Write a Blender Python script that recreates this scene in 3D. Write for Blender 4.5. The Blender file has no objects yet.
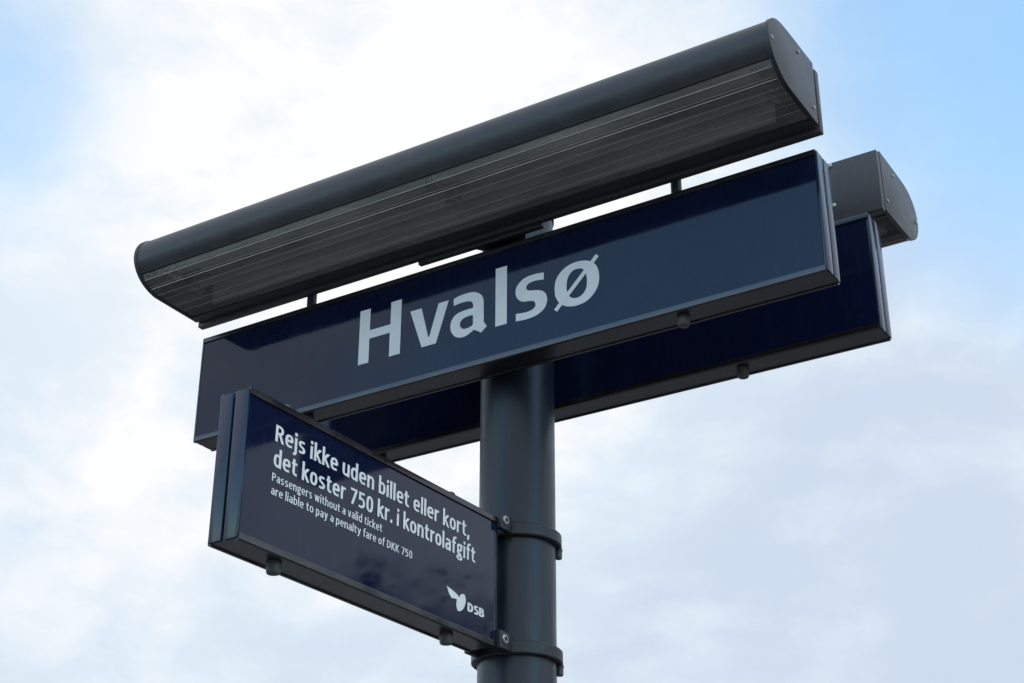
import bpy, bmesh, math, random
from mathutils import Vector, Matrix

R = math.radians
sc = bpy.context.scene
col = sc.collection

# ---------------------------------------------------------------- camera
S = 0.8                                   # metres per survey unit
Z0 = 1.6 + 1.6722 * S                     # survey zero above the ground


def W(x, y, z):
    return Vector((x * S, y * S, z * S + Z0))


yaw, pitch, roll = R(32.0688), R(26.5683), R(0.183)
F = Vector((-math.sin(yaw) * math.cos(pitch), math.cos(yaw) * math.cos(pitch), math.sin(pitch)))
Rt = Vector((math.cos(yaw), math.sin(yaw), 0))
U = Rt.cross(F)
R2 = Rt * math.cos(roll) + U * math.sin(roll)
U2 = -Rt * math.sin(roll) + U * math.cos(roll)
cam_data = bpy.data.cameras.new('camera')
cam_data.sensor_width = 36
cam_data.lens = 36 * 1610.7 / 1024
cam_data.clip_start = 0.05
cam_data.clip_end = 3000
cam = bpy.data.objects.new('camera', cam_data)
col.objects.link(cam)
M = Matrix((R2, U2, -F)).transposed().to_4x4()
M.translation = W(2.1491, -3.4594, -1.6722)
cam.matrix_world = M
sc.camera = cam

# ---------------------------------------------------------------- sky
SKY_SEED = (2.1, 9.0, 4.2)
SUN_EL, SUN_AZ = R(58), R(122)            # azimuth clockwise from +Y
world = bpy.data.worlds.new('World')
sc.world = world
world.use_nodes = True
nt = world.node_tree
nt.nodes.clear()


def N(tree, kind, **kw):
    n = tree.nodes.new(kind)
    for k, v in kw.items():
        if k in n.inputs and not hasattr(n, k):
            n.inputs[k].default_value = v
        else:
            setattr(n, k, v)
    return n


def link(tree, a, b):
    tree.links.new(a, b)


def math_node(tree, op, a, b=None, clamp=False):
    n = tree.nodes.new('ShaderNodeMath')
    n.operation = op
    n.use_clamp = clamp
    for i, v in enumerate((a, b)):
        if v is None:
            continue
        if isinstance(v, (int, float)):
            n.inputs[i].default_value = v
        else:
            tree.links.new(v, n.inputs[i])
    return n.outputs[0]


sky = N(nt, 'ShaderNodeTexSky', sky_type='NISHITA', sun_disc=False)
sky.sun_elevation = SUN_EL
sky.sun_rotation = SUN_AZ
sky.air_density = 1.0
sky.dust_density = 0.0
sky.ozone_density = 0.45
bg_sky = N(nt, 'ShaderNodeBackground')
bg_sky.inputs['Strength'].default_value = 0.15
wb = N(nt, 'ShaderNodeVectorMath', operation='MULTIPLY')      # the camera's white balance
link(nt, sky.outputs[0], wb.inputs[0])
wb.inputs[1].default_value = (0.96, 1.11, 1.0)
link(nt, wb.outputs[0], bg_sky.inputs['Color'])

tc = N(nt, 'ShaderNodeTexCoord')
direction = tc.outputs['Generated']
# warp the direction a little so that cloud edges are ragged
wn = N(nt, 'ShaderNodeTexNoise')
wn.inputs['Scale'].default_value = 3.5
wn.inputs['Detail'].default_value = 9
wn.inputs['Roughness'].default_value = 0.60
link(nt, direction, wn.inputs['Vector'])
ws = N(nt, 'ShaderNodeVectorMath', operation='SUBTRACT')
link(nt, wn.outputs['Color'], ws.inputs[0])
ws.inputs[1].default_value = (0.5, 0.5, 0.5)
wm = N(nt, 'ShaderNodeVectorMath', operation='MULTIPLY_ADD')
link(nt, ws.outputs[0], wm.inputs[0])
wm.inputs[1].default_value = (0.09, 0.09, 0.09)
link(nt, direction, wm.inputs[2])
wz = N(nt, 'ShaderNodeVectorMath', operation='NORMALIZE')
link(nt, wm.outputs[0], wz.inputs[0])
wdir = wz.outputs[0]


def noise(scale, detail, rough, offset, stretch=(1, 1, 1.7)):
    mp = N(nt, 'ShaderNodeMapping')
    mp.inputs['Location'].default_value = offset
    mp.inputs['Scale'].default_value = stretch
    link(nt, wdir, mp.inputs['Vector'])
    n = N(nt, 'ShaderNodeTexNoise')
    n.inputs['Scale'].default_value = scale
    n.inputs['Detail'].default_value = detail
    n.inputs['Roughness'].default_value = rough
    link(nt, mp.outputs[0], n.inputs['Vector'])
    return n.outputs[0]


def smooth(v, a, b, c=0.0, d=1.0):
    m = N(nt, 'ShaderNodeMapRange', interpolation_type='SMOOTHSTEP')
    link(nt, v, m.inputs[0])
    for i, q in enumerate((a, b, c, d)):
        m.inputs[i + 1].default_value = q
    return m.outputs[0]


def lobe(d, r_in, r_out):
    """1 inside r_in degrees of direction d, fading to 0 at r_out"""
    dn = N(nt, 'ShaderNodeVectorMath', operation='DOT_PRODUCT')
    link(nt, wdir, dn.inputs[0])
    dn.inputs[1].default_value = Vector(d).normalized()
    return smooth(dn.outputs['Value'], math.cos(R(r_out)), math.cos(R(r_in)))


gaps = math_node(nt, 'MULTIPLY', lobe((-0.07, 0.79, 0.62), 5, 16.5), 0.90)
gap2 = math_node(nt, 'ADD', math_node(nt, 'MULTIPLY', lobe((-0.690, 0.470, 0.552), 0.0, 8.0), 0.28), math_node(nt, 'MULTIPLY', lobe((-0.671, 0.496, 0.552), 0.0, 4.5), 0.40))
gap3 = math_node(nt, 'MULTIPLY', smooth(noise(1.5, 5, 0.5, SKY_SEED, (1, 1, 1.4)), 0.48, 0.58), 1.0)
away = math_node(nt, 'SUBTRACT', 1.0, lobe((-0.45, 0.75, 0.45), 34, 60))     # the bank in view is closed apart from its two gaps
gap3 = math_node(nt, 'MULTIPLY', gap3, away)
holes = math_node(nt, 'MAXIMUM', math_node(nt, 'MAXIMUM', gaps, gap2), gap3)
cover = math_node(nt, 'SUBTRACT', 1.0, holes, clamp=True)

bright = noise(3.4, 6, 0.5, (0.4, 2.2, 5.3), (1, 1, 2.2))
fine = noise(11.0, 9, 0.56, (7.4, 1.2, 3.3), (1, 1, 1.9))
bright = math_node(nt, 'ADD', math_node(nt, 'MULTIPLY', bright, 0.45), math_node(nt, 'MULTIPLY', fine, 0.55))
bright = smooth(bright, 0.36, 0.66)
bank = lobe((-0.545, 0.640, 0.545), 5, 21)
bright = math_node(nt, 'ADD', math_node(nt, 'MULTIPLY', bright, 0.70), math_node(nt, 'MULTIPLY', bank, 0.60), clamp=True)
ramp = N(nt, 'ShaderNodeValToRGB')
link(nt, bright, ramp.inputs[0])
ramp.color_ramp.elements[0].color = (0.61, 0.71, 0.855, 1)
ramp.color_ramp.elements[1].color = (0.985, 0.99, 1.0, 1)
e = ramp.color_ramp.elements.new(0.5)
e.color = (0.755, 0.850, 0.940, 1)
bg_cloud = N(nt, 'ShaderNodeBackground')
bg_cloud.inputs['Strength'].default_value = 0.44
link(nt, ramp.outputs[0], bg_cloud.inputs['Color'])
mix = N(nt, 'ShaderNodeMixShader')
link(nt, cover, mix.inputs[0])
link(nt, bg_sky.outputs[0], mix.inputs[1])
link(nt, bg_cloud.outputs[0], mix.inputs[2])
wo = N(nt, 'ShaderNodeOutputWorld')
link(nt, mix.outputs[0], wo.inputs[0])

sun_data = bpy.data.lights.new('sun', 'SUN')
sun_data.energy = 0.5
sun_data.angle = R(20)
sun_data.color = (1.0, 0.95, 0.88)
sun = bpy.data.objects.new('sun', sun_data)
col.objects.link(sun)
sd = Vector((math.sin(SUN_AZ) * math.cos(SUN_EL), math.cos(SUN_AZ) * math.cos(SUN_EL), math.sin(SUN_EL)))
sun.rotation_euler = sd.to_track_quat('Z', 'Y').to_euler()
sun.location = (0, 0, 30)

vs = sc.view_settings
vs.view_transform = 'Standard'
vs.look = 'None'
vs.exposure = 1.2
vs.gamma = 1
vs.use_curve_mapping = False


# ---------------------------------------------------------------- materials
def material(name, rgb, rough, metallic=0.0, vary=0.12, scale=14.0, bump=0.0, bump_scale=400.0,
             spec=0.5, coat=0.0, rough_vary=0.0, dust=0.0, stretch=(1, 1, 1), streak=False, bump_dist=0.001):
    m = bpy.data.materials.new(name)
    m.use_nodes = True
    t = m.node_tree
    b = t.nodes['Principled BSDF']
    b.inputs['Roughness'].default_value = rough
    b.inputs['Metallic'].default_value = metallic
    b.inputs['Specular IOR Level'].default_value = spec
    b.inputs['Coat Weight'].default_value = coat
    b.inputs['Coat Roughness'].default_value = 0.03
    g = t.nodes.new('ShaderNodeNewGeometry')
    mp = t.nodes.new('ShaderNodeMapping')
    mp.inputs['Scale'].default_value = stretch
    t.links.new(g.outputs['Position'], mp.inputs['Vector'])
    n = t.nodes.new('ShaderNodeTexNoise')
    n.inputs['Scale'].default_value = scale
    n.inputs['Detail'].default_value = 8
    n.inputs['Roughness'].default_value = 0.62
    t.links.new(mp.outputs[0], n.inputs['Vector'])
    r = t.nodes.new('ShaderNodeValToRGB')
    r.color_ramp.elements[0].position = 0.3
    r.color_ramp.elements[1].position = 0.7
    r.color_ramp.elements[0].color = tuple(c * (1 - vary) for c in rgb) + (1,)
    r.color_ramp.elements[1].color = tuple(min(1, c * (1 + vary)) for c in rgb) + (1,)
    t.links.new(n.outputs[0], r.inputs[0])
    colour = r.outputs[0]
    if dust:
        d = t.nodes.new('ShaderNodeTexNoise')
        d.inputs['Scale'].default_value = 90
        d.inputs['Detail'].default_value = 6
        d.inputs['Roughness'].default_value = 0.75
        dm = t.nodes.new('ShaderNodeMapping')
        dm.inputs['Scale'].default_value = (1, 1, 0.10) if streak else (1, 1, 1)
        t.links.new(g.outputs['Position'], dm.inputs['Vector'])
        t.links.new(dm.outputs[0], d.inputs['Vector'])
        dr = t.nodes.new('ShaderNodeMapRange')
        t.links.new(d.outputs[0], dr.inputs[0])
        dr.inputs[1].default_value = 0.5
        dr.inputs[2].default_value = 0.8
        dr.inputs[4].default_value = dust
        mx = t.nodes.new('ShaderNodeMix')
        mx.data_type = 'RGBA'
        t.links.new(dr.outputs[0], mx.inputs[0])
        t.links.new(colour, mx.inputs[6])
        mx.inputs[7].default_value = (0.22, 0.20, 0.17, 1)
        colour = mx.outputs[2]
    t.links.new(colour, b.inputs['Base Color'])
    if rough_vary:
        rr = t.nodes.new('ShaderNodeMapRange')
        t.links.new(n.outputs[0], rr.inputs[0])
        rr.inputs[1].default_value = 0.3
        rr.inputs[2].default_value = 0.7
        rr.inputs[3].default_value = max(0.0, rough - rough_vary)
        rr.inputs[4].default_value = rough + rough_vary
        t.links.new(rr.outputs[0], b.inputs['Roughness'])
    if bump:
        bn = t.nodes.new('ShaderNodeTexNoise')
        bn.inputs['Scale'].default_value = bump_scale
        bn.inputs['Detail'].default_value = 3
        t.links.new(g.outputs['Position'], bn.inputs['Vector'])
        bp = t.nodes.new('ShaderNodeBump')
        bp.inputs['Strength'].default_value = bump
        bp.inputs['Distance'].default_value = bump_dist
        t.links.new(bn.outputs[0], bp.inputs['Height'])
        t.links.new(bp.outputs[0], b.inputs['Normal'])
    return m


MAT = {
    'enamel': material('navy_enamel', (0.0045, 0.0090, 0.034), 0.055, vary=0.12, spec=0.41, rough_vary=0.03, dust=0.035, streak=True, bump=0.05, bump_scale=7, bump_dist=0.004),
    'edge': material('navy_edge_paint', (0.010, 0.022, 0.052), 0.16, vary=0.15, dust=0.06, rough_vary=0.08),
    'rail': material('charcoal_anodised_rail', (0.095, 0.088, 0.095), 0.26, metallic=0.9, vary=0.16, dust=0.05, rough_vary=0.10, stretch=(0.3, 1, 1)),
    'pole': material('charcoal_pole_paint', (0.0105, 0.0165, 0.029), 0.38, vary=0.25, dust=0.09, streak=True, rough_vary=0.07, bump=0.12, bump_scale=520),
    'housing': material('charcoal_lamp_paint', (0.040, 0.040, 0.045), 0.42, vary=0.2, dust=0.11, streak=True, rough_vary=0.07, bump=0.10, bump_scale=520),
    'clamp': material('black_clamp_paint', (0.018, 0.020, 0.026), 0.46, vary=0.18, dust=0.08, rough_vary=0.08),
    'steel': material('dull_steel', (0.40, 0.38, 0.35), 0.42, metallic=0.7, vary=0.22, scale=60),
    'socket': material('dark_recess', (0.01, 0.01, 0.012), 0.6),
    'letter': material('off_white_film', (0.81, 0.825, 0.83), 0.36, vary=0.03, scale=30, dust=0.04),
    'reflector': material('grey_reflector', (0.74, 0.71, 0.68), 0.42, vary=0.28, scale=9, rough_vary=0.1, stretch=(0.6, 6, 6)),
    'tube': material('white_tube_glass', (0.60, 0.60, 0.57), 0.5, vary=0.05),
    'holder': material('dull_white_plastic', (0.42, 0.38, 0.32), 0.45, vary=0.1),
    'plug': material('grey_plastic_plug', (0.075, 0.078, 0.085), 0.5, vary=0.2, scale=40),
    'glint': material('painted_lens_glint', (0.85, 0.86, 0.88), 0.20, metallic=0.85, vary=0.15, scale=7),  # pale metal standing in for highlight lines in the lens
    'rubber': material('black_rubber', (0.012, 0.012, 0.013), 0.6),
    'leaf': material('leaf_green', (0.045, 0.075, 0.022), 0.55, vary=0.4, scale=1.2),
    'bark': material('bark', (0.07, 0.055, 0.042), 0.85, vary=0.3, scale=10),
    'ground': material('platform_paving', (0.125, 0.118, 0.112), 0.85, vary=0.22, scale=2.2, dust=0.05),
}


def lens_material():
    m = bpy.data.materials.new('clear_ribbed_acrylic')
    m.use_nodes = True
    t = m.node_tree
    t.nodes.clear()
    out = t.nodes.new('ShaderNodeOutputMaterial')
    tr = t.nodes.new('ShaderNodeBsdfTransparent')
    g = t.nodes.new('ShaderNodeNewGeometry')
    mp = t.nodes.new('ShaderNodeMapping')
    mp.inputs['Scale'].default_value = (1.6, 9, 9)
    n = t.nodes.new('ShaderNodeTexNoise')
    n.inputs['Scale'].default_value = 4
    n.inputs['Detail'].default_value = 7
    n.inputs['Roughness'].default_value = 0.65
    t.links.new(g.outputs['Position'], mp.inputs[0])
    t.links.new(mp.outputs[0], n.inputs['Vector'])
    r = t.nodes.new('ShaderNodeValToRGB')
    r.color_ramp.elements[0].position = 0.32
    r.color_ramp.elements[1].position = 0.68
    r.color_ramp.elements[0].color = (0.70, 0.69, 0.68, 1)
    r.color_ramp.elements[1].color = (0.93, 0.93, 0.93, 1)
    t.links.new(n.outputs[0], r.inputs[0])
    t.links.new(r.outputs[0], tr.inputs[0])
    gl = t.nodes.new('ShaderNodeBsdfGlossy')
    gl.inputs['Roughness'].default_value = 0.10
    df = t.nodes.new('ShaderNodeBsdfDiffuse')            # grime on the plastic
    df.inputs['Color'].default_value = (0.66, 0.61, 0.57, 1)
    m0 = t.nodes.new('ShaderNodeMixShader')
    gn = t.nodes.new('ShaderNodeTexNoise')
    gn.inputs['Scale'].default_value = 3.2
    gn.inputs['Detail'].default_value = 8
    gn.inputs['Roughness'].default_value = 0.7
    gm = t.nodes.new('ShaderNodeMapping')
    gm.inputs['Scale'].default_value = (1.0, 3.0, 3.0)
    t.links.new(g.outputs['Position'], gm.inputs[0])
    t.links.new(gm.outputs[0], gn.inputs['Vector'])
    gr = t.nodes.new('ShaderNodeMapRange')
    t.links.new(gn.outputs[0], gr.inputs[0])
    gr.inputs[1].default_value = 0.35
    gr.inputs[2].default_value = 0.68
    gr.inputs[3].default_value = 0.08
    gr.inputs[4].default_value = 0.38
    t.links.new(gr.outputs[0], m0.inputs[0])
    t.links.new(tr.outputs[0], m0.inputs[1])
    t.links.new(df.outputs[0], m0.inputs[2])
    fr = t.nodes.new('ShaderNodeFresnel')
    fr.inputs['IOR'].default_value = 1.45
    mx = t.nodes.new('ShaderNodeMixShader')
    t.links.new(fr.outputs[0], mx.inputs[0])
    t.links.new(m0.outputs[0], mx.inputs[1])
    t.links.new(gl.outputs[0], mx.inputs[2])
    t.links.new(mx.outputs[0], out.inputs[0])
    return m


MAT['lens'] = lens_material()


# ---------------------------------------------------------------- mesh helpers
def box(bm, x0, x1, y0, y1, z0, z1):
    v = [bm.verts.new((x, y, z)) for x in (x0, x1) for y in (y0, y1) for z in (z0, z1)]
    for f in ((0, 1, 3, 2), (4, 6, 7, 5), (0, 4, 5, 1), (2, 3, 7, 6), (0, 2, 6, 4), (1, 5, 7, 3)):
        bm.faces.new([v[i] for i in f])
    return bm


def prism(bm, pts, a0, a1, axis='x'):
    """extrude the closed outline pts along an axis; x: pts are (y, z); z: pts are (x, y)"""
    def P(p, a):
        return (a, p[0], p[1]) if axis == 'x' else (p[0], p[1], a)
    A = [bm.verts.new(P(p, a0)) for p in pts]
    B = [bm.verts.new(P(p, a1)) for p in pts]
    n = len(pts)
    for i in range(n):
        j = (i + 1) % n
        bm.faces.new((A[i], A[j], B[j], B[i]))
    bm.faces.new(A[::-1])
    bm.faces.new(B)
    return bm


def lathe(bm, prof, seg=24, axis='z', centre=(0, 0, 0)):
    """closed turned shape from (radius, height) pairs, ends capped when radius > 0"""
    rings = []
    for r, h in prof:
        ring = []
        for k in range(seg):
            a = 2 * math.pi * k / seg
            c, s = r * math.cos(a), r * math.sin(a)
            p = {'z': (c, s, h), 'x': (h, c, s), 'y': (s, h, c)}[axis]
            ring.append(bm.verts.new(tuple(p[i] + centre[i] for i in range(3))))
        rings.append(ring)
    for a, b in zip(rings, rings[1:]):
        for k in range(seg):
            j = (k + 1) % seg
            bm.faces.new((a[k], a[j], b[j], b[k]))
    bm.faces.new(rings[0][::-1])
    bm.faces.new(rings[-1])
    return bm


def finish(name, bm, mat, parent=None, bevel=0.0, seg=2, angle=35, loc=None):
    bmesh.ops.recalc_face_normals(bm, faces=bm.faces)
    if bevel:
        ed = [e for e in bm.edges if e.is_manifold and e.calc_face_angle(0) > R(30)]
        bmesh.ops.bevel(bm, geom=ed, offset=bevel, segments=seg, profile=0.5, affect='EDGES', clamp_overlap=True)
    me = bpy.data.meshes.new(name)
    bm.to_mesh(me)
    bm.free()
    for p in me.polygons:
        p.use_smooth = True
    me.set_sharp_from_angle(angle=R(angle))
    me.materials.append(mat)
    o = bpy.data.objects.new(name, me)
    col.objects.link(o)
    if parent is not None:
        o.parent = parent
    if loc is not None:
        o.location = loc
    return o


def again(o, parent, loc=None, rot=None, scale=None):
    c = o.copy()
    col.objects.link(c)
    c.parent = parent
    if loc is not None:
        c.location = loc
    if rot is not None:
        c.rotation_euler = rot
    if scale is not None:
        c.scale = scale
    return c


def thing(name, label, cat, loc=(0, 0, 0), rz=0.0, group=None):
    o = bpy.data.objects.new(name, None)
    o.empty_display_size = 0.1
    col.objects.link(o)
    o.location = loc
    o.rotation_euler = (0, 0, rz)
    o['label'] = label
    o['category'] = cat
    if group:
        o['group'] = group
    return o


def catmull(pts, corners=(), n=5):
    """smooth closed outline through pts; indices in corners stay sharp"""
    out = []
    m = len(pts)
    V = [Vector(p).to_2d() for p in pts]
    for i in range(m):
        a, b = V[i], V[(i + 1) % m]
        ta = (b - a) if i in corners else (b - V[i - 1]) / 2
        j = (i + 1) % m
        tb = (b - a) if j in corners else (V[(i + 2) % m] - a) / 2
        for k in range(n):
            t = k / n
            h = ((2 * t**3 - 3 * t**2 + 1) * a + (t**3 - 2 * t**2 + t) * ta
                 + (-2 * t**3 + 3 * t**2) * b + (t**3 - t**2) * tb)
            out.append((h.x, h.y))
    return out


def film(name, outlines, mat, parent, matrix, depth=0.0006):
    """cut-out film lettering: filled outlines (holes by even-odd) with a little thickness"""
    cu = bpy.data.curves.new(name, 'CURVE')
    cu.dimensions = '2D'
    cu.fill_mode = 'BOTH'
    cu.extrude = depth / 2
    for o in outlines:
        sp = cu.splines.new('POLY')
        sp.points.add(len(o) - 1)
        for p, q in zip(sp.points, o):
            p.co = (q[0], q[1], 0, 1)
        sp.use_cyclic_u = True
    return curve_to_mesh(name, cu, mat, parent, matrix)


def curve_to_mesh(name, cu, mat, parent, matrix, fit=None):
    tmp = bpy.data.objects.new('tmp', cu)
    col.objects.link(tmp)
    dg = bpy.context.evaluated_depsgraph_get()
    me = bpy.data.meshes.new_from_object(tmp.evaluated_get(dg))
    bpy.data.objects.remove(tmp)
    if fit:
        x0, x1, base, top, ref_top = fit
        xs = [v.co.x for v in me.vertices]
        a, b = min(xs), max(xs)
        for v in me.vertices:
            v.co.x = x0 + (v.co.x - a) / (b - a) * (x1 - x0)
            v.co.y = base + v.co.y / ref_top * (top - base)
    me.name = name
    me.materials.clear()
    me.materials.append(mat)
    o = bpy.data.objects.new(name, me)
    col.objects.link(o)
    o.parent = parent
    o.matrix_local = matrix
    return o


# a condensed humanist sans drawn as pen strokes; capital height 1, x-height 0.78
def sup(cx, cy, rx, ry, p=2.5, n=28):
    out = []
    for k in range(n + 1):
        a = 2 * math.pi * k / n + 0.4
        c, q = math.cos(a), math.sin(a)
        out.append((cx + rx * math.copysign(abs(c) ** (2 / p), c), cy + ry * math.copysign(abs(q) ** (2 / p), q)))
    return out


def L_(*p):
    return ('L', p)


def C_(*p):
    return ('C', p)


STEM = L_((0.085, 0), (0.085, 0.78))
TALL = L_((0.085, 0), (0.085, 1.13))
CAPS = L_((0.085, 0), (0.085, 1.0))
DOT = L_((0.085, 0.90), (0.085, 1.09))
BOWL = ('C', tuple(sup(0.245, 0.39, 0.165, 0.315)))
PEN = {
    'n': (0.49, [STEM, C_((0.085, 0.50), (0.13, 0.64), (0.24, 0.705), (0.35, 0.67), (0.405, 0.53), (0.405, 0.25), (0.405, 0))]),
    'h': (0.49, [TALL, C_((0.085, 0.50), (0.13, 0.64), (0.24, 0.705), (0.35, 0.67), (0.405, 0.53), (0.405, 0.25), (0.405, 0))]),
    'u': (0.49, [L_((0.405, 0), (0.405, 0.78)), C_((0.085, 0.78), (0.085, 0.5), (0.085, 0.26), (0.13, 0.12), (0.23, 0.08), (0.34, 0.13), (0.405, 0.26))]),
    'r': (0.34, [STEM, C_((0.085, 0.42), (0.12, 0.60), (0.20, 0.69), (0.34, 0.70))]),
    'i': (0.17, [STEM, DOT]),
    'l': (0.17, [TALL]),
    'j': (0.19, [C_((0.105, 0.78), (0.105, 0.4), (0.105, -0.06), (0.07, -0.20), (-0.05, -0.24)), L_((0.105, 0.90), (0.105, 1.09))]),
    'k': (0.46, [TALL, L_((0.40, 0.79), (0.12, 0.40)), L_((0.17, 0.46), (0.43, -0.01))]),
    'e': (0.49, [L_((0.10, 0.40), (0.43, 0.40)), C_((0.415, 0.37), (0.42, 0.50), (0.37, 0.66), (0.26, 0.705), (0.14, 0.65), (0.09, 0.50), (0.085, 0.34), (0.12, 0.18), (0.20, 0.09), (0.31, 0.08), (0.43, 0.11))]),
    'd': (0.49, [L_((0.405, 0), (0.405, 1.13)), BOWL]),
    'b': (0.49, [TALL, BOWL]),
    'p': (0.49, [L_((0.085, -0.27), (0.085, 0.78)), BOWL]),
    'o': (0.49, [('C', tuple(sup(0.245, 0.39, 0.165, 0.315)))]),
    'g': (0.47, [('C', tuple(sup(0.225, 0.52, 0.135, 0.19))), ('C', tuple(sup(0.235, -0.12, 0.165, 0.115))), C_((0.15, 0.36), (0.085, 0.25), (0.13, 0.16), (0.26, 0.13), (0.36, 0.08)), L_((0.27, 0.71), (0.47, 0.71))]),
    'a': (0.46, [C_((0.08, 0.66), (0.20, 0.705), (0.31, 0.68), (0.37, 0.60), (0.38, 0.45), (0.38, 0.2), (0.38, 0)), C_((0.38, 0.44), (0.24, 0.43), (0.12, 0.37), (0.085, 0.25), (0.10, 0.13), (0.19, 0.08), (0.30, 0.12), (0.38, 0.22))]),
    's': (0.44, [C_((0.38, 0.68), (0.26, 0.705), (0.14, 0.68), (0.09, 0.57), (0.13, 0.46), (0.23, 0.395), (0.33, 0.32), (0.365, 0.21), (0.31, 0.11), (0.19, 0.075), (0.06, 0.105))]),
    't': (0.37, [C_((0.15, 0.98), (0.15, 0.6), (0.15, 0.26), (0.18, 0.13), (0.26, 0.08), (0.36, 0.09)), L_((0.01, 0.71), (0.35, 0.71))]),
    'f': (0.34, [C_((0.37, 1.05), (0.27, 1.055), (0.18, 0.99), (0.15, 0.84), (0.15, 0.4), (0.15, 0)), L_((0.01, 0.71), (0.33, 0.71))]),
    'c': (0.40, [C_((0.39, 0.68), (0.28, 0.705), (0.15, 0.65), (0.09, 0.50), (0.085, 0.34), (0.12, 0.17), (0.21, 0.085), (0.30, 0.08), (0.39, 0.105))]),
    'v': (0.46, [L_((0.075, 0.78), (0.225, 0.0)), L_((0.385, 0.78), (0.235, 0.0))]),
    'w': (0.68, [L_((0.07, 0.78), (0.19, 0.0)), L_((0.34, 0.76), (0.20, 0.0)), L_((0.34, 0.76), (0.48, 0.0)), L_((0.61, 0.78), (0.49, 0.0))]),
    'y': (0.46, [L_((0.075, 0.78), (0.24, 0.04)), C_((0.395, 0.78), (0.31, 0.38), (0.23, 0.02), (0.15, -0.18), (0.02, -0.21))]),
    ',': (0.18, [L_((0.11, 0.17), (0.05, -0.17))]),
    '.': (0.18, [L_((0.09, 0), (0.09, 0.19))]),
    '7': (0.50, [L_((0.03, 0.915), (0.49, 0.915)), L_((0.42, 0.90), (0.16, 0))]),
    '5': (0.50, [L_((0.12, 0.915), (0.43, 0.915)), L_((0.13, 0.99), (0.115, 0.48)), C_((0.10, 0.54), (0.22, 0.585), (0.35, 0.53), (0.41, 0.38), (0.39, 0.20), (0.30, 0.095), (0.17, 0.075), (0.05, 0.11))]),
    '0': (0.50, [('C', tuple(sup(0.25, 0.5, 0.165, 0.425)))]),
    'R': (0.52, [CAPS, C_((0.085, 0.92), (0.26, 0.92), (0.37, 0.87), (0.415, 0.73), (0.37, 0.57), (0.26, 0.51), (0.085, 0.51)), L_((0.26, 0.52), (0.46, 0))]),
    'P': (0.50, [CAPS, C_((0.085, 0.92), (0.26, 0.92), (0.37, 0.87), (0.415, 0.71), (0.37, 0.53), (0.26, 0.46), (0.085, 0.46))]),
    'D': (0.57, [CAPS, C_((0.085, 0.92), (0.24, 0.92), (0.38, 0.84), (0.46, 0.65), (0.46, 0.35), (0.38, 0.16), (0.24, 0.08), (0.085, 0.08))]),
    'K': (0.53, [CAPS, L_((0.46, 1.0), (0.12, 0.49)), L_((0.18, 0.57), (0.48, 0))]),
    'S': (0.50, [C_((0.43, 0.88), (0.30, 0.925), (0.16, 0.88), (0.10, 0.74), (0.15, 0.60), (0.26, 0.51), (0.37, 0.42), (0.42, 0.27), (0.36, 0.12), (0.22, 0.075), (0.06, 0.12))]),
    'B': (0.53, [CAPS, C_((0.085, 0.92), (0.25, 0.92), (0.36, 0.87), (0.385, 0.73), (0.34, 0.59), (0.22, 0.53), (0.085, 0.53)), C_((0.085, 0.53), (0.28, 0.52), (0.40, 0.45), (0.435, 0.30), (0.39, 0.15), (0.27, 0.08), (0.085, 0.08))]),
}


def open_curve(pts, n=5):
    V = [Vector(p).to_2d() for p in pts]
    closed = (V[0] - V[-1]).length < 1e-6
    out = []
    for i in range(len(V) - 1):
        a, b = V[i], V[i + 1]
        pa = V[i - 1] if i else (V[-2] if closed else a)
        nb = V[i + 2] if i + 2 < len(V) else (V[1] if closed else b)
        ta, tb = (b - pa) / 2, (nb - a) / 2
        for k in range(n):
            t = k / n
            out.append((2 * t**3 - 3 * t**2 + 1) * a + (t**3 - 2 * t**2 + t) * ta + (-2 * t**3 + 3 * t**2) * b + (t**3 - t**2) * tb)
    out.append(V[-1])
    return out, closed


def text_line(name, s, mat, parent, matrix, x0, x1, base, cap, pen, gap=0.068):
    quads = []
    x = 0.0
    lvl = 0
    for ch in s:
        if ch == ' ':
            x += 0.24
            continue
        adv, strokes = PEN[ch]
        for kind, pts in strokes:
            if kind == 'C':
                line, closed = open_curve(pts, 4 if len(pts) < 20 else 1)
            else:
                line, closed = [Vector(p).to_2d() for p in pts], False
            lvl = (lvl + 1) % 7
            L, Rr = [], []
            m = len(line)
            for i, p in enumerate(line):
                a = line[i - 1] if i else (line[-2] if closed else line[0])
                b = line[i + 1] if i + 1 < m else (line[1] if closed else line[-1])
                t = (b - a).normalized()
                nn = Vector((-t.y, t.x))
                w = pen / 2 * (0.90 + 0.10 * abs(t.y))      # uprights a little heavier
                if kind == 'L' and abs(t.x) > 0.25 and abs(t.y) > 0.25:
                    # cut diagonal strokes level
                    k = w / abs(t.y)
                    L.append(p + Vector((k, 0)))
                    Rr.append(p - Vector((k, 0)))
                else:
                    L.append(p + nn * w)
                    Rr.append(p - nn * w)
            quads.append((x, lvl, L, Rr))
        x += adv + gap
    total = x - gap
    sx = (x1 - x0) / total
    bm = bmesh.new()
    for ox, lv, L, Rr in quads:
        z = 0.0003 + lv * 0.00003
        for i in range(len(L) - 1):
            q = (L[i], L[i + 1], Rr[i + 1], Rr[i])
            bm.faces.new([bm.verts.new((x0 + (ox + p.x) * sx, base + p.y * cap, z)) for p in q])
    bmesh.ops.remove_doubles(bm, verts=bm.verts, dist=1e-6)
    for f in bm.faces:
        if f.normal.z < 0:
            f.normal_flip()
    me = bpy.data.meshes.new(name)
    bm.to_mesh(me)
    bm.free()
    me.materials.append(mat)
    o = bpy.data.objects.new(name, me)
    col.objects.link(o)
    o.parent = parent
    o.matrix_local = matrix
    return o


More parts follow.
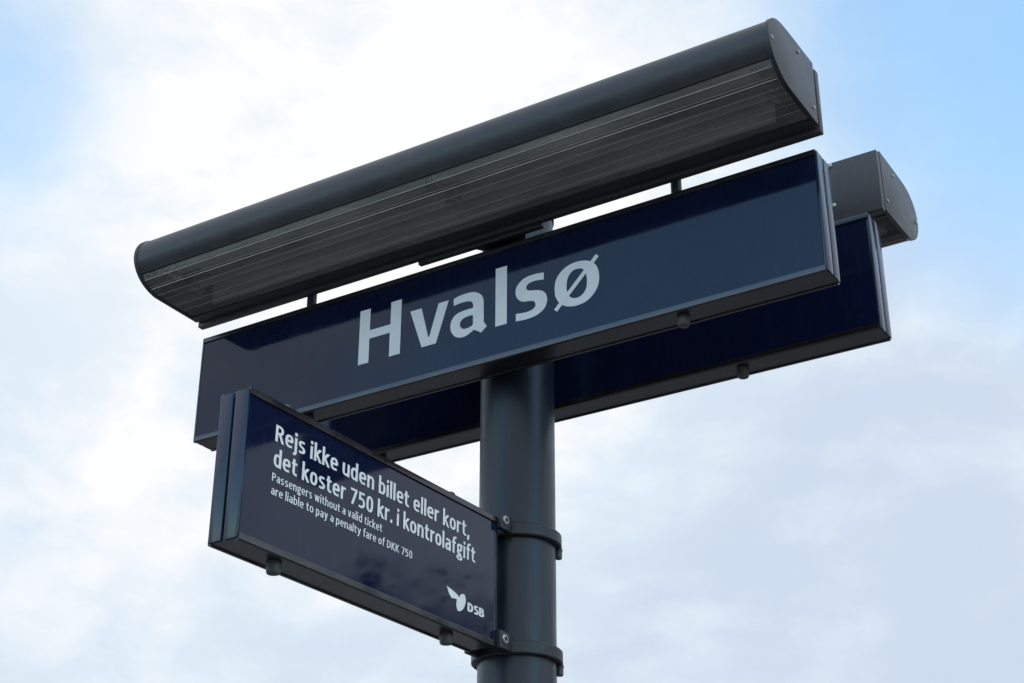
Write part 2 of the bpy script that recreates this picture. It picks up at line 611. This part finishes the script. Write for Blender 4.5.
# ---------------------------------------------------------------- ground
bm = bmesh.new()
n = 24
for i in range(n + 1):
    for j in range(n + 1):
        bm.verts.new(((i / n - 0.5) * 1600, (j / n - 0.5) * 1600, 0))
bm.verts.ensure_lookup_table()
for i in range(n):
    for j in range(n):
        a = i * (n + 1) + j
        bm.faces.new((bm.verts[a], bm.verts[a + n + 1], bm.verts[a + n + 2], bm.verts[a + 1]))
g = finish('ground', bm, MAT['ground'])
g['kind'] = 'structure'
g['label'] = 'grey paved platform ground around the sign post'

# ---------------------------------------------------------------- post
rp = 0.1026 * S
top = W(0, 0, 0.765).z
post = thing('sign_post', 'round charcoal painted steel post carrying the sign boards and lamps', 'post')
bm = bmesh.new()
lathe(bm, [(rp, 0.012), (rp, top)], 72)
finish('pole', bm, MAT['pole'], post)
bm = bmesh.new()
lathe(bm, [(rp + 0.003, top - 0.012), (rp + 0.003, top + 0.004), (rp - 0.004, top + 0.010)], 72)
finish('pole_cap', bm, MAT['clamp'], post)
bm = bmesh.new()
box(bm, -0.17, 0.17, -0.17, 0.17, 0.0, 0.018)
base = finish('base_plate', bm, MAT['pole'], post, bevel=0.003)
bm = bmesh.new()
lathe(bm, [(0.016, 0.018), (0.016, 0.032), (0.009, 0.033), (0.009, 0.05)], 6)
nut = finish('nut', bm, MAT['steel'], base, loc=(0.13, 0.13, 0))
for sx, sy in ((-1, 1), (1, -1), (-1, -1)):
    again(nut, base, (0.13 * sx, 0.13 * sy, 0))


# ---------------------------------------------------------------- sign boards
def plug_mesh(r, h):
    bm = bmesh.new()
    lathe(bm, [(r * 0.55, -h), (r * 0.85, -h * 0.94), (r, -h * 0.78), (r, -0.002), (r * 1.05, 0.001), (r * 1.05, 0.006)], 24)
    return bm


def board(root, x0, x1, h, t, plugs, plug_top):
    """cassette board; long axis local x, readable face towards local -y, base at local z 0"""
    hy = t / 2
    inset = 0.0035
    lip = 0.0130
    # readable faces
    for s in (-1, 1):
        bm = bmesh.new()
        a, b = s * (hy - inset), s * (hy - inset - 0.007)
        box(bm, x0 + 0.0045, x1 - 0.0045, min(a, b), max(a, b), lip * 0.7, h - lip * 0.7)
        finish('face_panel', bm, MAT['enamel'], root)
    bm = bmesh.new()
    box(bm, x0 + 0.008, x1 - 0.008, -hy + inset + 0.008, hy - inset - 0.008, 0.006, h - 0.006)
    finish('core', bm, MAT['rubber'], root)
    # end covers, two strips per end with a dark groove between
    for xa, xb in ((x0 - 0.0025, x0 + 0.004), (x1 - 0.004, x1 + 0.0025)):
        for ya, yb in ((-hy + inset - 0.0005, -0.0025), (0.0025, hy - inset + 0.0005)):
            bm = bmesh.new()
            box(bm, xa, xb, ya, yb, 0.0035, h - 0.0035)
            finish('end_cover', bm, MAT['edge'], root, bevel=0.0012)

    # extruded rails, hollow between two rounded lips
    def rail(z, s):
        pts = []
        q = 0.0030
        for k in range(5):
            a = R(90 * k / 4)
            pts.append((-hy + q - q * math.cos(a), q - q * math.sin(a)))
        pts += [(-hy + 0.007, 0.0), (-hy + 0.0075, 0.0025), (hy - 0.0075, 0.0025), (hy - 0.007, 0.0)]
        for k in range(5):
            a = R(90 * k / 4)
            pts.append((hy - q + q * math.sin(a), q - q * math.cos(a)))
        pts += [(hy, lip), (hy - inset - 0.001, lip + 0.0006), (-hy + inset + 0.001, lip + 0.0006), (-hy, lip)]
        bm = bmesh.new()
        prism(bm, [(y, z + s * w) for y, w in pts], x0 + 0.001, x1 - 0.001)
        return bm
    lower = finish('lower_rail', rail(0.0, 1), MAT['rail'], root)
    upper = finish('upper_rail', rail(h, -1), MAT['rail'], root)
    first = None
    for x in plugs:
        if first is None:
            first = finish('plug', plug_mesh(0.0128, 0.019), MAT['plug'], lower, loc=(x, 0, 0))
        else:
            again(first, lower, (x, 0, 0))
        if plug_top:
            again(first, upper, (x, 0, h), (math.pi, 0, 0))


BW, BH, BT = 1.0 * S, 0.3456 * S, 0.0876 * S
yc = (0.1339 + 0.0438) * S
zb = W(0, 0, 0.1967).z
front = thing('station_name_sign', 'dark navy sign board with large white station name, between lamp and ticket notice', 'sign',
              (0.0022, -yc, zb))
board(front, -BW, BW, BH, BT, (-0.6 * S, 0.6 * S), False)
rear = thing('station_name_sign', 'second navy sign board behind the post, its near side dark and without lettering', 'sign',
             (0.0022, yc, zb), math.pi)
board(rear, -BW, BW, BH, BT, (-0.6 * S, 0.6 * S), False)

# station name, millimetres from the post axis and the baseline
FACE = -BT / 2 + 0.0035
base_z = 0.2975 * S + Z0 - zb
place = Matrix.Translation((-0.0022, FACE - 0.0004, base_z)) @ Matrix.Rotation(R(90), 4, 'X')


def mm(pts):
    return [(x / 1000, y / 1000) for x, y in pts]


GLYPH = [
    ('H', [[(-316, 139), (-287, 139), (-287, 83), (-229, 83), (-229, 139), (-200, 139), (-200, 2), (-230, 2), (-230, 62), (-287, 62), (-287, 2), (-316, 2)]], None),
    ('v', [[(-175, 100), (-144, 100), (-124, 23), (-121, 23), (-98, 100), (-71, 100), (-103, 2), (-141, 2)]], None),
    ('a', [[(-58, 99), (-43, 103), (-23, 104), (-5, 102), (10, 94), (18, 84), (21, 71), (22, 22), (30, 9), (16, -3), (-3, 9), (-12, 4), (-24, -1),
            (-39, -1), (-52, 5), (-61, 16), (-65, 29), (-64, 42), (-58, 53), (-47, 60), (-29, 63), (-6, 63), (-6, 70), (-9, 78), (-15, 82), (-26, 84),
            (-42, 84), (-57, 82)],
           [(-6, 46), (-20, 46), (-33, 43), (-39, 36), (-40, 29), (-36, 22), (-30, 18), (-20, 17), (-11, 19), (-6, 22)]],
     [(0, 7, 8, 9, 10, 21, 27), (0, 9)]),
    ('l', [[(52, 143), (81, 143), (81, 1), (52, 1)]], None),
    ('s', [[(174, 99), (158, 101), (137, 101), (120, 96), (108, 86), (103, 73), (105, 60), (111, 50), (121, 43), (137, 40), (148, 37), (153, 30), (152, 22),
            (144, 17), (131, 15), (117, 16), (104, 18), (104, 0), (129, -2), (152, 0), (169, 7), (178, 17), (182, 31), (179, 45), (172, 54), (160, 60),
            (143, 64), (134, 67), (130, 73), (132, 80), (139, 84), (151, 85), (162, 84), (174, 82)]], [(0, 16, 17, 33)]),
    ('oe', [[(201, 54), (203, 68), (210, 81), (222, 92), (238, 99), (257, 101), (276, 98), (292, 90), (303, 77), (308, 60), (308, 40), (302, 23), (290, 9),
             (275, 0), (255, -3), (238, -1), (223, 5), (211, 16), (203, 31), (201, 43)],
            [(230, 51), (232, 65), (237, 75), (245, 82), (256, 84), (268, 81), (276, 71), (279, 57), (279, 40), (275, 27), (266, 18), (255, 15), (245, 17),
             (237, 23), (232, 33), (230, 42)]], [(), ()]),
]
for key, outl, corners in GLYPH:
    o2 = [mm(o) if corners is None else mm(catmull(o, corners[i])) for i, o in enumerate(outl)]
    lo = film('letter', o2, MAT['letter'], front, place)
    if key == 'oe':
        film('stroke', [mm([(302, 106), (309, 99), (206, -5), (199, 2)])], MAT['letter'], lo, Matrix.Translation((0, 0, 0.0002)))

# ---------------------------------------------------------------- ticket notice
FY = -0.0215
fl0, fl1 = 0.1614 * S, 1.109 * S
fzb = W(0, 0, -0.5637).z
FH, FT = (0.5637 - 0.2188) * S, 0.0864 * S
# local +x runs towards the post, readable face on local -y
notice = thing('ticket_notice_sign', 'smaller navy notice board about ticket fares clamped at right angles to the post', 'sign',
               (0, 0, fzb), math.pi / 2 + FY)
board(notice, -fl1, -fl0, FH, FT, (-0.949 * S, -0.315 * S), True)
nface = -FT / 2 + 0.0035
np_ = Matrix.Translation((0, nface - 0.0004, Z0 - fzb)) @ Matrix.Rotation(R(90), 4, 'X')
text_line('text_line', 'Rejs ikke uden billet eller kort,', MAT['letter'], notice, np_, -0.814, -0.224, -0.250, 0.0310, 0.150)
text_line('text_line', 'det koster 750 kr. i kontrolafgift', MAT['letter'], notice, np_, -0.814, -0.202, -0.2965, 0.0310, 0.150)
text_line('text_line', 'Passengers without a valid ticket', MAT['letter'], notice, np_, -0.815, -0.506, -0.3235, 0.0150, 0.130)
text_line('text_line', 'are liable to pay a penalty fare of DKK 750', MAT['letter'], notice, np_, -0.815, -0.411, -0.3480, 0.0150, 0.130)
text_line('text_line', 'DSB', MAT['letter'], notice, np_, -0.226, -0.169, -0.4005, 0.0172, 0.215)
wing = [(-297, -369), (-287, -371), (-273, -374), (-260, -378), (-250, -384), (-256, -390), (-262, -388), (-268, -387), (-281, -389), (-290, -381)]
bodyp = [(-253, -384), (-253, -378), (-248, -373), (-241, -371), (-236, -373), (-233, -380), (-235, -390), (-240, -399), (-248, -406), (-256, -409),
         (-261, -407), (-264, -401), (-264, -394), (-262, -388)]
lg = film('emblem_wing', [mm(catmull(wing, (0, 4, 8)))], MAT['letter'], notice, np_)
film('emblem_body', [mm(catmull(bodyp, (0,)))], MAT['letter'], lg, Matrix.Translation((0, 0, 0.0002)))


def clamp(z, h):
    """clamp ring round the post with the ear that grips the end of the board; z is local"""
    ro = 0.1185 * S
    bm = bmesh.new()
    seg = 72
    rings = []
    c = 0.0025
    for r, w in ((rp + 0.0006, 0), (ro - c, 0), (ro, c), (ro, h - c), (ro - c, h), (rp + 0.0006, h)):
        rings.append([bm.verts.new((r * math.cos(2 * math.pi * k / seg), r * math.sin(2 * math.pi * k / seg), z + w)) for k in range(seg)])
    for i in range(6):
        a, b = rings[i], rings[(i + 1) % 6]
        for k in range(seg):
            j = (k + 1) % seg
            bm.faces.new((a[k], a[j], b[j], b[k]))
    band = finish('clamp_band', bm, MAT['clamp'], notice, angle=28)
    # ears on both sides of the board's end plate
    for s in (-1, 1):
        bm = bmesh.new()
        ya, yb = s * 0.030, s * 0.044
        box(bm, -0.129, -0.086, min(ya, yb), max(ya, yb), z + 0.001, z + h + 0.011)
        ear = finish('ear', bm, MAT['clamp'], band, bevel=0.003)
    cz = z + h * 0.78
    bm = bmesh.new()
    lathe(bm, [(0.0098, -0.0435), (0.0098, -0.0462), (0.0080, -0.0480)], 24, 'y', (-0.113, 0, cz))
    finish('screw', bm, MAT['steel'], band, angle=30)
    bm = bmesh.new()
    lathe(bm, [(0.0046, -0.0470), (0.0046, -0.0484)], 12, 'y', (-0.113, 0, cz))
    finish('screw_socket', bm, MAT['socket'], band)
    # through bolt hanging below the far joint of the ring
    a = R(-52)
    bx, by = 0.1105 * S * math.cos(a), 0.1105 * S * math.sin(a)
    bm = bmesh.new()
    lathe(bm, [(0.0060, -0.020), (0.0075, -0.018), (0.0075, -0.004), (0.0085, -0.003), (0.0085, 0.002)], 20, 'z', (bx, by, z))
    finish('bolt', bm, MAT['plug'], band, angle=30)


clamp(W(0, 0, -0.252).z - fzb, 0.034 * S)
clamp(W(0, 0, -0.566).z - fzb, 0.034 * S)
bm = bmesh.new()
box(bm, -fl0 + 0.001, -fl0 + 0.014, -0.027, 0.027, 0.012, FH - 0.012)
finish('end_plate', bm, MAT['clamp'], notice, bevel=0.001)

# ---------------------------------------------------------------- lamps
PROF = [(-0.236, 0.780), (-0.330, 0.779), (-0.410, 0.777), (-0.446, 0.773), (-0.475, 0.763), (-0.498, 0.747), (-0.513, 0.727), (-0.520, 0.703),
        (-0.519, 0.681), (-0.511, 0.660), (-0.498, 0.641), (-0.480, 0.625), (-0.457, 0.612), (-0.432, 0.604), (-0.405, 0.601), (-0.264, 0.5985),
        (-0.236, 0.598)]


def dense(a, b, n=6):
    pts = PROF[a:b + 1]
    out = []
    for i in range(len(pts) - 1):
        p0 = Vector(pts[max(0, i - 1)])
        p1, p2 = Vector(pts[i]), Vector(pts[i + 1])
        p3 = Vector(pts[min(len(pts) - 1, i + 2)])
        for k in range(n):
            t = k / n
            q = 0.5 * (2 * p1 + (p2 - p0) * t + (2 * p0 - 5 * p1 + 4 * p2 - p3) * t * t + (3 * p1 - p0 - 3 * p2 + p3) * t**3)
            out.append(q.to_2d())
    out.append(Vector(pts[-1]).to_2d())
    return out


def offset(pts, d):
    out = []
    for i, p in enumerate(pts):
        t = (pts[min(i + 1, len(pts) - 1)] - pts[max(i - 1, 0)]).normalized()
        out.append(p + Vector((t.y, -t.x)) * d)     # right-hand side of the travel
    return out


def lamp(root):
    """floodlight trough; local frame = survey frame scaled, readable side towards local -y, z 0 at survey zero"""
    def s2(pts, dz=0):
        return [(p[0] * S, p[1] * S) for p in pts]
    xi = 1.0115 * S
    shell = dense(0, 10)
    inner = offset(shell, -0.006)
    # make sure the inner skin really lies inside
    if (inner[30] - Vector((-0.38, 0.69))).length > (shell[30] - Vector((-0.38, 0.69))).length:
        inner = offset(shell, 0.006)
    bm = bmesh.new()
    prism(bm, s2(shell + inner[::-1]), -xi, xi)
    box(bm, -xi + 0.001, xi - 0.001, -0.2450 * S, -0.2280 * S, 0.6000 * S, 0.7785 * S)      # back wall
    finish('housing', bm, MAT['housing'], root, angle=40)
    # gasket bead between housing and lens
    j = shell[-1]
    bm = bmesh.new()
    lathe(bm, [(0.0026, -xi), (0.0026, xi)], 10, 'x', (0, j.x * S, j.y * S + 0.0005))
    finish('gasket', bm, MAT['rubber'], root)
    # clear ribbed lens
    raw = dense(10, 15, 40)
    total = [0.0]
    for a, b in zip(raw, raw[1:]):
        total.append(total[-1] + (b - a).length)
    npt = 150
    even = []
    k = 0
    for i in range(npt + 1):
        d = total[-1] * i / npt
        while k < len(total) - 2 and total[k + 1] < d:
            k += 1
        f = (d - total[k]) / max(1e-9, total[k + 1] - total[k])
        even.append(raw[k].lerp(raw[k + 1], f))
    rib = []
    for i, p in enumerate(even):
        t = (even[min(i + 1, npt)] - even[max(i - 1, 0)]).normalized()
        nrm = Vector((t.y, -t.x))
        if (p + nrm - Vector((-0.38, 0.69))).length < (p - Vector((-0.38, 0.69))).length:
            nrm = -nrm
        amp = 0.0010 * (1 if i % 2 else 0)
        rib.append(p + nrm * (amp - 0.001))
    bm = bmesh.new()
    A = [bm.verts.new((-xi, p.x * S, p.y * S)) for p in rib]
    B = [bm.verts.new((xi, p.x * S, p.y * S)) for p in rib]
    for i in range(npt):
        bm.faces.new((A[i], B[i], B[i + 1], A[i + 1]))
    lens = finish('lens', bm, MAT['lens'], root, angle=50)
    # added bright metallic lines, imitating highlights from inside the ribbed lens
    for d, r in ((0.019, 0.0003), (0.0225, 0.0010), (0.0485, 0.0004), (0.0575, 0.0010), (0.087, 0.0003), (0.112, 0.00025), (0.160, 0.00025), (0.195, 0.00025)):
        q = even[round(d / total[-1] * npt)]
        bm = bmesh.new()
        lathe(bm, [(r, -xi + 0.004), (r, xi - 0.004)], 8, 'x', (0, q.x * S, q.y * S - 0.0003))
        finish('lens_glint_line', bm, MAT['glint'], lens)
    # floor strip between lens and back plate
    bm = bmesh.new()
    box(bm, -xi, xi, -0.263 * S, -0.226 * S, 0.5950 * S, 0.606 * S)
    box(bm, -xi, xi, -0.270 * S, -0.261 * S, 0.5925 * S, 0.610 * S)
    finish('floor_strip', bm, MAT['housing'], root)
    # back plate
    bm = bmesh.new()
    box(bm, -1.022 * S, 1.022 * S, -0.227 * S, -0.205 * S, 0.583 * S, 0.771 * S)
    back = finish('back_plate', bm, MAT['housing'], root, bevel=0.002)
    sc_first = None
    for x in (-0.888, 0.888):
        for z in (0.633, 0.762):
            if sc_first is None:
                bm = bmesh.new()
                lathe(bm, [(0.0056, 0), (0.0056, 0.0018), (0.0038, 0.0030)], 16, 'y')
                sc_first = finish('screw', bm, MAT['steel'], back, loc=(x * S, -0.205 * S, z * S))
            else:
                again(sc_first, back, (x * S, -0.205 * S, z * S))
    # end caps
    full = dense(0, 16)
    cap_out = offset(full, 0.003)
    if (cap_out[60] - Vector((-0.38, 0.69))).length < (full[60] - Vector((-0.38, 0.69))).length:
        cap_out = offset(full, -0.003)
    for s in (-1, 1):
        bm = bmesh.new()
        prism(bm, s2(cap_out), s * 1.0095 * S, s * 1.0215 * S)
        cap = finish('end_cap', bm, MAT['housing'], root, bevel=0.0016)
        for y, z in ((-0.505, 0.690), (-0.335, 0.755), (-0.258, 0.634)):
            c = again(sc_first, cap, (s * 1.0215 * S, y * S, z * S), (0, 0, -s * math.pi / 2), (0.8, 0.8, 0.8))
    # inside: reflector tray, two tubes in their holders
    bm = bmesh.new()
    box(bm, -0.925 * S, 0.925 * S, -0.488 * S, -0.275 * S, 0.708 * S, 0.713 * S)
    box(bm, -0.925 * S, 0.925 * S, -0.275 * S, -0.270 * S, 0.618 * S, 0.713 * S)
    box(bm, -0.925 * S, 0.925 * S, -0.493 * S, -0.488 * S, 0.668 * S, 0.713 * S)
    finish('reflector', bm, MAT['reflector'], root)
    tube = holder = None
    for y in (-0.425, -0.325):
        for xa, xb in ((-0.93, -0.02), (0.02, 0.93)):
            L = (xb - xa) * S
            if tube is None:
                bm = bmesh.new()
                lathe(bm, [(0.0105, 0), (0.0127, 0.004), (0.0127, L - 0.004), (0.0105, L)], 20, 'x')
                tube = finish('tube', bm, MAT['tube'], root, loc=(xa * S, y * S, 0.668 * S))
            else:
                again(tube, root, (xa * S, y * S, 0.668 * S))
        for x in (-0.945, -0.012, 0.012, 0.945):
            if holder is None:
                bm = bmesh.new()
                box(bm, -0.009, 0.009, -0.017, 0.017, -0.018, 0.034)
                holder = finish('tube_holder', bm, MAT['holder'], root, bevel=0.003, loc=(x * S, y * S, 0.668 * S))
            else:
                again(holder, root, (x * S, y * S, 0.668 * S))
    # studs that carry the board below, and the bracket to the post
    stud = None
    for x in (-0.604, 0.604):
        if stud is None:
            bm = bmesh.new()
            lathe(bm, [(0.0115, 0.5405 * S), (0.0115, 0.600 * S)], 24)
            stud = finish('hanger_stud', bm, MAT['clamp'], root, loc=(x * S, -0.191 * S, 0))
        else:
            again(stud, root, (x * S, -0.191 * S, 0))
    bm = bmesh.new()
    box(bm, -0.205 * S, 0.205 * S, -0.212 * S, -0.196 * S, 0.571 * S, 0.600 * S)
    br = finish('bracket', bm, MAT['clamp'], root, bevel=0.002)
    bm = bmesh.new()
    prism(bm, [(-0.150 * S, -0.197 * S), (0.150 * S, -0.197 * S), (0.07 * S, -0.075 * S), (-0.07 * S, -0.075 * S)], 0.640 * S, 0.745 * S, 'z')
    finish('arm', bm, MAT['clamp'], br, bevel=0.002)


fl = thing('sign_lamp', 'long charcoal lamp trough with clear ribbed lens mounted over the lettered station name board', 'lamp', (0.0022, 0, Z0))
lamp(fl)
rl = thing('sign_lamp', 'lamp trough behind the post seen from its flat screwed back plate and end cap', 'lamp', (0.0022, 0, Z0), math.pi)
lamp(rl)

# ---------------------------------------------------------------- woodland beyond the platform (mirrored in the notice's lower edge)
rnd = random.Random(7)
bm = bmesh.new()
leaf_slots = []
for k in range(9):
    az = R(48.8 + k * 2.6 + rnd.uniform(-0.6, 0.6))
    d = rnd.uniform(21, 25)
    tx, ty = d * math.cos(az), d * math.sin(az)
    H = (9.9, 9.6, 9.2, 9.3, 8.8, 9.2, 9.0, 9.6, 9.1)[k]
    seg = 8
    prev = None
    for q in range(5):
        z = -0.05 + H * 0.8 * q / 4
        r = 0.19 * (1 - 0.2 * q)
        ring = [bm.verts.new((tx + r * math.cos(2 * math.pi * m / seg), ty + r * math.sin(2 * math.pi * m / seg), z)) for m in range(seg)]
        if prev:
            for m in range(seg):
                f = bm.faces.new((prev[m], prev[(m + 1) % seg], ring[(m + 1) % seg], ring[m]))
                f.material_index = 1
        prev = ring
    clumps = [(rnd.gauss(0, 1.0), rnd.gauss(0, 1.0), H * (0.34 + 0.62 * rnd.random()), rnd.uniform(0.5, 1.1)) for _ in range(38)]
    for cx, cy, cz, cr in clumps:
        fall = 1.15 - 0.75 * abs(cz / H - 0.55)
        for _ in range(95):
            v = Vector((rnd.gauss(0, 1), rnd.gauss(0, 1), rnd.gauss(0, 1))).normalized() * cr * rnd.random() ** 0.4
            c = Vector((tx + cx * fall, ty + cy * fall, cz)) + v
            if c.z > H + 0.4:
                continue
            u = Vector((rnd.gauss(0, 1), rnd.gauss(0, 1), rnd.gauss(0, 1))).normalized()
            w = u.orthogonal().normalized()
            a, b = rnd.uniform(0.10, 0.17), rnd.uniform(0.05, 0.09)
            bm.faces.new([bm.verts.new(c + u * a), bm.verts.new(c + w * b), bm.verts.new(c - u * a), bm.verts.new(c - w * b)])
me = bpy.data.meshes.new('woodland')
bm.to_mesh(me)
bm.free()
me.materials.append(MAT['leaf'])
me.materials.append(MAT['bark'])
wood = bpy.data.objects.new('woodland', me)
col.objects.link(wood)
wood['kind'] = 'stuff'
wood['label'] = 'dark leafy belt of trees mirrored along the lower edge of the notice'
wood['category'] = 'woodland'
